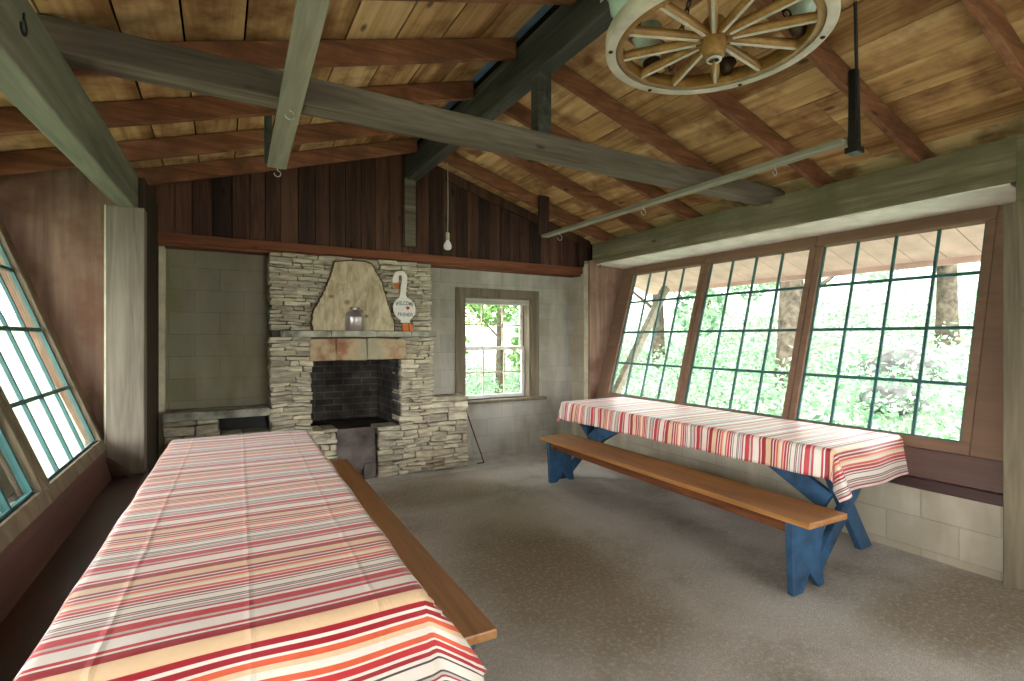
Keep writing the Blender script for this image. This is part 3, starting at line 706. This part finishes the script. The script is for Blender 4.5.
# ---------------------------------------------------------------- far window
fw = MB(); e = .095
for bx in ((WX0 - .115, WX0, WZ0 - .03, WZ1 + .1), (WX1, WX1 + .115, WZ0 - .03, WZ1 + .1), (WX0, WX1, WZ1, WZ1 + .1)): fw.box(bx[0], bx[1], YF - .03, YF + .0, bx[2], bx[3])
for bx in ((WX0, WX0 + .02), (WX1 - .02, WX1)): fw.box(bx[0], bx[1], YF - .005, YF + .21, WZ0, WZ1)
fw.box(WX0, WX1, YF - .005, YF + .21, WZ1 - .02, WZ1)
fw = fw.obj('window_13', 'olive', kind='structure', bevel=.004, label='double hung window in the block wall right of the fireplace', cat='window')
MB().box(WX0 - .03, WX1 + .19, YF - .10, YF + .2, WZ0 - .035, WZ0).obj('sill', 'olive', fw, bevel=.005)
def sash(z0, z1, y, tilt, nm):
    b = MB(); x0, x1 = WX0 + .022, WX1 - .022; t = .045
    for q in ((x0, x0 + t, z0, z1), (x1 - t, x1, z0, z1), (x0 + t, x1 - t, z0, z0 + t), (x0 + t, x1 - t, z1 - t, z1)): b.box(q[0], q[1], y, y + .03, q[2], q[3])
    s_ = b.obj('sash', 'whitepaint', fw, bevel=.003)
    g = MB()
    for k in (1, 2): xx = x0 + (x1 - x0) * k / 3; g.box(xx - .009, xx + .009, y + .008, y + .024, z0 + t, z1 - t)
    zz = (z0 + z1) / 2; g.box(x0 + t, x1 - t, y + .006, y + .022, zz - .009, zz + .009)
    g.obj('muntin_grid', 'whitestrip', s_)
    MB().add([(x0 + t, y + .015, z0 + t), (x1 - t, y + .015, z0 + t), (x1 - t, y + .015, z1 - t), (x0 + t, y + .015, z1 - t)], [(0, 1, 2, 3)]).obj('glass_pane', 'glass', s_)
sash(WZ0 + .0, 1.345, YF + .11, 0, 'lower'); sash(1.30, WZ1 - .02, YF + .15, 0, 'upper')

# ---------------------------------------------------------------- tables
def rbox(mb, p0, p1, wd, ht, up): return mb.beam(p0, p1, wd, ht, up)
TL, TW, TZ = 2.72, .85, .765
OX = .165
def make_table(lab):
    t = thing('picnic_table', lab, 'table')
    tp = MB()
    for k in range(5):
        x0 = -TW / 2 + k * TW / 5; tp.box(x0 + .002, x0 + TW / 5 - .002, -TL / 2, TL / 2, TZ - .04, TZ)
    tp.obj('tabletop', 'bench', t, bevel=.003, seg=1)
    for e_ in (-1, 1):
        y = e_ * (TL / 2 - .09)
        for s_ in (-1, 1):
            yy = y + s_ * .022
            f = lambda a, b, d: Vector((a, d, b))
            fx, tx = s_ * .37 - OX, -s_ * .30 - OX * .15; hw = .075
            MB().prism([(fx - hw, 0), (fx + hw, 0), (tx + hw, TZ - .04), (tx - hw, TZ - .04)], f, yy - .021, yy + .021).obj('leg', 'blue', t, bevel=.004)
        MB().box(-.36 - OX * .3, .36 - OX * .3, y - e_ * .045 - .02, y - e_ * .045 + .02, TZ - .12, TZ - .041).obj('cleat', 'blue', t, bevel=.003)
        MB().beam((-OX, y - e_ * .065, .36), (-OX, y - e_ * .68, TZ - .06), .04, .14).obj('brace', 'blue', t, bevel=.004)
    return t
def cloth(name, lab, loc, rz, dl, dr, dn, df, flare_n, seed, side_wave=.012, flare_f=.3):
    """flat cloth laid over the table: drops dl, dr (long sides), dn (near end), df (far end)"""
    rng = random.Random(seed); h = .018
    x0, x1, y0, y1 = -TW / 2 - dl, TW / 2 + dr, -TL / 2 - dn, TL / 2 + df
    nx, ny = int((x1 - x0) / h), int((y1 - y0) / h)
    vs, uvs = [], []
    ex, ey = TW / 2 + .006, TL / 2 + .006
    for j in range(ny + 1):
        for i in range(nx + 1):
            x, y = x0 + (x1 - x0) * i / nx, y0 + (y1 - y0) * j / ny
            uvs.append((-y - TL / 2 + .076, x + .43))
            cx, cy = max(-ex, min(ex, x)), max(-ey, min(ey, y))
            dx, dy = x - cx, y - cy; r = math.hypot(dx, dy)
            z = TZ + .006 + .004 * mnoise.noise(Vector((x * 3, y * 3, seed)))
            if r < 1e-6: vs.append((x, y, z)); continue
            a = math.atan2(dy, dx); ux, uy = dx / r, dy / r
            corner = min(abs(dx), abs(dy)) / r
            fl = flare_n if (dy < 0 and abs(dy) > abs(dx)) else .10
            if dy > 0: fl = flare_f * abs(uy) + .10 * abs(ux)
            if dy < 0 and dx != 0: fl = flare_n * abs(uy) + .10 * abs(ux)
            s_ = (x if abs(dy) > abs(dx) else y)
            wav = side_wave * math.sin(s_ * 11 + seed + 1.5 * mnoise.noise(Vector((s_ * 2, seed, 0)))) * min(1, r / .12)
            if dx and dy: wav += .055 * math.sin(4 * a + seed) * r / .25 * 2 * corner
            q = .025
            if r < q: o = r * .75; zz = -r * r / (2 * q) * 1.1
            else: o = q * .75 + (r - q) * fl; zz = -q / 2 * 1.1 - (r - q) * math.sqrt(max(0, 1 - fl * fl))
            o += wav
            o = max(o, .004)
            vs.append((cx + ux * o, cy + uy * o, z + zz))
    fs = [(j * (nx + 1) + i, j * (nx + 1) + i + 1, (j + 1) * (nx + 1) + i + 1, (j + 1) * (nx + 1) + i) for j in range(ny) for i in range(nx)]
    me = bpy.data.meshes.new(name); me.from_pydata(vs, [], fs); me.polygons.foreach_set('use_smooth', [True] * len(fs))
    ul = me.uv_layers.new(name='UVMap')
    for lp in me.loops: ul.data[lp.index].uv = uvs[lp.vertex_index]
    me.materials.append(M['cloth'])
    o = bpy.data.objects.new(name, me); COL.objects.link(o); o.location = loc; o.rotation_euler = (0, 0, rz)
    sd_ = o.modifiers.new('thickness', 'SOLIDIFY'); sd_.thickness = .0025; sd_.offset = 1
    return tag(o, lab, 'tablecloth', 'striped tablecloths')
tr = make_table('blue legged picnic table standing under the right windows'); tr.location = (3.645, 3.13, 0); tr.rotation_euler = (0, 0, R(1.6)); tr['group'] = 'picnic tables'
cloth('tablecloth', 'red striped tablecloth on the blue legged table under the right windows', (3.645, 3.13, 0), R(1.6), .20, .015, .27, .14, .30, 2)
OX = 0; TW0 = TW; TW = .80
tl_ = make_table('picnic table hidden under the striped cloth beside the left windows'); tl_['group'] = 'picnic tables'; tl_.location = (.100, 2.70, 0); tl_.rotation_euler = (0, 0, R(-1.6))
cloth('tablecloth', 'red striped tablecloth on the table beside the teal-barred left windows', (.100, 2.70, 0), R(-1.6), .14, .16, .34, .10, .62, 5)

# ---------------------------------------------------------------- benches
def make_bench(lab, Lb, Wb):
    t = thing('bench', lab, 'bench')
    MB().box(-Wb / 2, Wb / 2, -Lb / 2, Lb / 2, .415, .45).obj('seat', 'bench', t, bevel=.006)
    MB().box(-Wb / 2 + .035, -Wb / 2 + .06, -Lb / 2 + .16, Lb / 2 - .16, .35, .414).obj('apron', 'apron', t, bevel=.003)
    for e_ in (-1, 1):
        y = e_ * (Lb / 2 - .13); w0, w1 = Wb / 2 - .012, Wb / 2 - .035
        poly = [(-w0, .414), (-w1, 0), (-w1 + .085, 0), (.005, .10), (w1 - .055, .005), (w1, .005), (w1 - .035, .22), (w0, .414)]
        lg = MB().prism(poly, XZ, y - .02, y + .02).obj('leg', 'blue', t, bevel=.004)
        MB().box(-.03, .03, y - .05, y - .0201, .36, .414).obj('peg', 'blue', lg, bevel=.003)
    return t
b1 = make_bench('varnished bench with blue board legs in front of the right table', 2.80, .36); b1.location = (2.972, 3.0, 0); b1.rotation_euler = (0, 0, R(-1.6)); b1['group'] = 'plank benches'
b2 = copy_tree(b1); b2.location = (.692, 2.965, 0); b2.rotation_euler = (0, 0, R(-1.7)); b2['label'] = 'honey brown bench tucked along the striped table on the left'
# window hook and chain
MB().tube([(4.10, 1.40, .70), (4.085, 1.40, .64), (4.09, 1.405, .60)], .004, 6).obj('window_hook', 'steel', label='small metal hook hanging below the window by the olive post', cat='hook')

# ---------------------------------------------------------------- outside
for side, nm, k in ((1, 'right', 10), (-1, 'left', 11)):
    f = (lambda x: x) if side > 0 else (lambda x: 2 * RX - x)
    ev = MB()
    for i in range(36):
        y0 = YB + i * .25
        a0, a1 = 4.66 if side > 0 else 4.78, 5.66
        ev.prism([(f(a0), under(a0) - .02), (f(a1), under(a1) - .02), (f(a1), under(a1) - .005), (f(a0), under(a0) - .005)], XZ, y0, y0 + .243)
    if side > 0: ev.box(f(5.63), f(5.66) + .02, YB, 5.9, under(5.66) - .06, under(5.66) + .17)
    else: ev.box(f(5.66) - .02, f(5.63), YB, 5.9, under(5.66) - .06, under(5.66) + .17)
    ev.obj('trim_%d' % k, 'eave', kind='structure', label='pinkish boarded eave outside the %s windows' % nm, cat='eave')
for yb in (5.2,):
    MB().beam((4.36, yb, .45), (5.45, yb, 2.16), .09, .09).obj('eave_brace', 'rail', bevel=.005, label='slanting timber brace outside propping the eave', cat='brace')
def gz(x, y):
    n_ = .25 * mnoise.noise(Vector((x * .35, y * .35, 3))) + .07 * mnoise.noise(Vector((x * 1.3, y * 1.3, 9)))
    if x > 5.2: z = -.25 + .26 * (x - 5.2)
    elif x < -2: z = -.25 + .03 * (-2 - x)
    else: z = -.25
    if y > 6: z = max(z, -.25 + .10 * (y - 6))
    d = max(0, min(1, (abs(x - 1.8) - 3.3) / 1.5)) if y < 6.4 else max(0, min(1, (y - 6.4) / 1.5))
    return z + n_ * d
gm = MB(); nx, ny = 90, 84; X0, X1, Y0, Y1 = -24, 30, -16, 34
vs = [(X0 + (X1 - X0) * i / nx, Y0 + (Y1 - Y0) * j / ny, 0) for j in range(ny + 1) for i in range(nx + 1)]
vs = [(x_, y_, gz(x_, y_)) for x_, y_, _ in vs]
gm.add(vs, [(j * (nx + 1) + i, j * (nx + 1) + i + 1, (j + 1) * (nx + 1) + i + 1, (j + 1) * (nx + 1) + i) for j in range(ny) for i in range(nx)], True)
gm.obj('ground', 'ground', kind='structure', label='pale leafy ground and hillside outside', cat='ground')
def leafmesh(name, n, fn, size, seed, m):
    rng = random.Random(seed); vs, fs = [], []
    for i in range(n):
        c = fn(rng); a = Vector((rng.gauss(0, 1), rng.gauss(0, 1), rng.gauss(0, .7))).normalized(); b = a.cross(Vector((rng.gauss(0, 1), rng.gauss(0, 1), rng.gauss(0, 1)))).normalized()
        s_ = size * rng.uniform(.6, 1.3); k = len(vs)
        vs += [c - a * s_, c + b * s_ * .5, c + a * s_, c - b * s_ * .5]; fs.append((k, k + 1, k + 2, k + 3))
    me = bpy.data.meshes.new(name); me.from_pydata(vs, [], fs); me.materials.append(M[m]); return me
def blob(rng, cs):
    c, r = rng.choice(cs); v = Vector((rng.gauss(0, 1), rng.gauss(0, 1), rng.gauss(0, 1))).normalized()
    return Vector(c) + v * r * rng.uniform(.45, 1.0) ** .5
def crown_cs(seed, zb, zt, rad, n=14):
    rng = random.Random(seed)
    return [((rng.uniform(-rad, rad), rng.uniform(-rad, rad), rng.uniform(zb, zt)), rng.uniform(.5, 1.0)) for _ in range(n)]
crowns = []
for s_ in range(3):
    cs = crown_cs(s_, 1.2, 6.0, 1.7, 20); crowns.append(leafmesh('foliage', 8000, lambda r, cs=cs: blob(r, cs), .09, s_ + 3, ('leaf', 'leafpale', 'leaf')[s_]))
def trunk_mesh(r, h, seed):
    rng = random.Random(seed); b = MB(); pts, rs = [], []
    for k in range(9):
        t = k / 8; pts.append((.25 * mnoise.noise(Vector((t * 2, seed, 0))) * t * 2, .25 * mnoise.noise(Vector((seed, t * 2, 5))) * t * 2, -.3 + t * h)); rs.append(r * (1.25 - .8 * t) if k else r * 1.5)
    b.tube(pts, rs, 12)
    for k in range(5):
        t = .35 + k * .12; i = min(7, int(t * 8)); a = rng.uniform(0, 6.28); p = Vector(pts[i])
        b.tube([p, p + Vector((math.cos(a) * .6, math.sin(a) * .6, .5)), p + Vector((math.cos(a) * 1.3, math.sin(a) * 1.3, 1.3))], [r * .35, r * .22, r * .08], 6)
    return b
spots = [(8.7, 5.45, .17, 0, 'thick grey trunked tree behind the middle right window'), (9.3, 9.1, .13, 1, 'slim tree beyond the right corner window'),
         (11.5, 4.2, .14, 2, 'tree up the slope beyond the window by the olive post'), (13.0, 8.0, .2, 1, 'tall tree high on the slope behind the thick trunked one'),
         (5.15, 9.6, .07, 0, 'leafy slim tree seen through the fireplace wall window'), (2.5, 13.2, .08, 0, 'leafy tree farther back in the fireplace wall window'), (9.4, 15.5, .12, 1, 'pale tree far behind the fireplace wall'),
         (-6.2, 9.5, .16, 2, 'tree on the lawn outside the teal-barred window'), (-8.5, 14.0, .2, 1, 'tree at the far side of the lawn'), (-11, 7.5, .2, 2, 'tree out on the lawn beyond the left windows'),
         (15.0, 12.5, .2, 2, 'tree at the top of the slope')]
for i, (x_, y_, r_, c_, lab) in enumerate(spots):
    t = thing('tree', lab, 'tree', (x_, y_, gz(x_, y_)), i * 1.7, 'trees outside')
    trunk_mesh(r_, 6.5, i).obj('trunk', 'trunk', t)
    o = bpy.data.objects.new('foliage', crowns[c_]); COL.objects.link(o); o.parent = t
    if y_ > 9.3 and 1 < x_ < 6: o.location = (0, 0, -1.0)
    if x_ > 5 and y_ < 9.5 and c_ != 1: o.location = (0, 0, .8)
def under_fn(r, boxes):
    x0, x1, y0, y1 = r.choice(boxes); x_, y_ = r.uniform(x0, x1), r.uniform(y0, y1)
    return Vector((x_, y_, gz(x_, y_) + abs(r.gauss(0, .28))))
me = leafmesh('undergrowth', 42000, lambda r: under_fn(r, [(6.4, 10, -1, 12), (6.4, 10, -1, 12), (10, 15, -1, 14), (1, 7, 8.5, 14), (-8, -5, 6, 13)]), .05, 77, 'leafpale')
o = bpy.data.objects.new('undergrowth', me); COL.objects.link(o); tag(o, 'low leafy undergrowth covering the ground outside', 'undergrowth', kind='stuff')
def rock(x_, y_, s_, seed, lab):
    bm = bmesh.new(); bmesh.ops.create_icosphere(bm, subdivisions=3, radius=1)
    for v in bm.verts:
        k = 1 + .35 * mnoise.noise(v.co * 1.4 + Vector((seed, 0, 0))); v.co = Vector((v.co.x * s_ * k, v.co.y * s_ * 1.3 * k, v.co.z * s_ * .75 * k))
    me = bpy.data.meshes.new('boulder'); bm.to_mesh(me); bm.free(); me.materials.append(M['rock'])
    o = bpy.data.objects.new('boulder', me); COL.objects.link(o); o.location = (x_, y_, gz(x_, y_) + s_ * .3); tag(o, lab, 'rock', 'boulders on the slope')
rock(9.6, 4.1, .42, 1, 'upper grey boulder on the slope beyond the window by the olive post')
rock(8.0, 3.55, .30, 5, 'lower grey boulder on the slope beyond the window by the olive post')
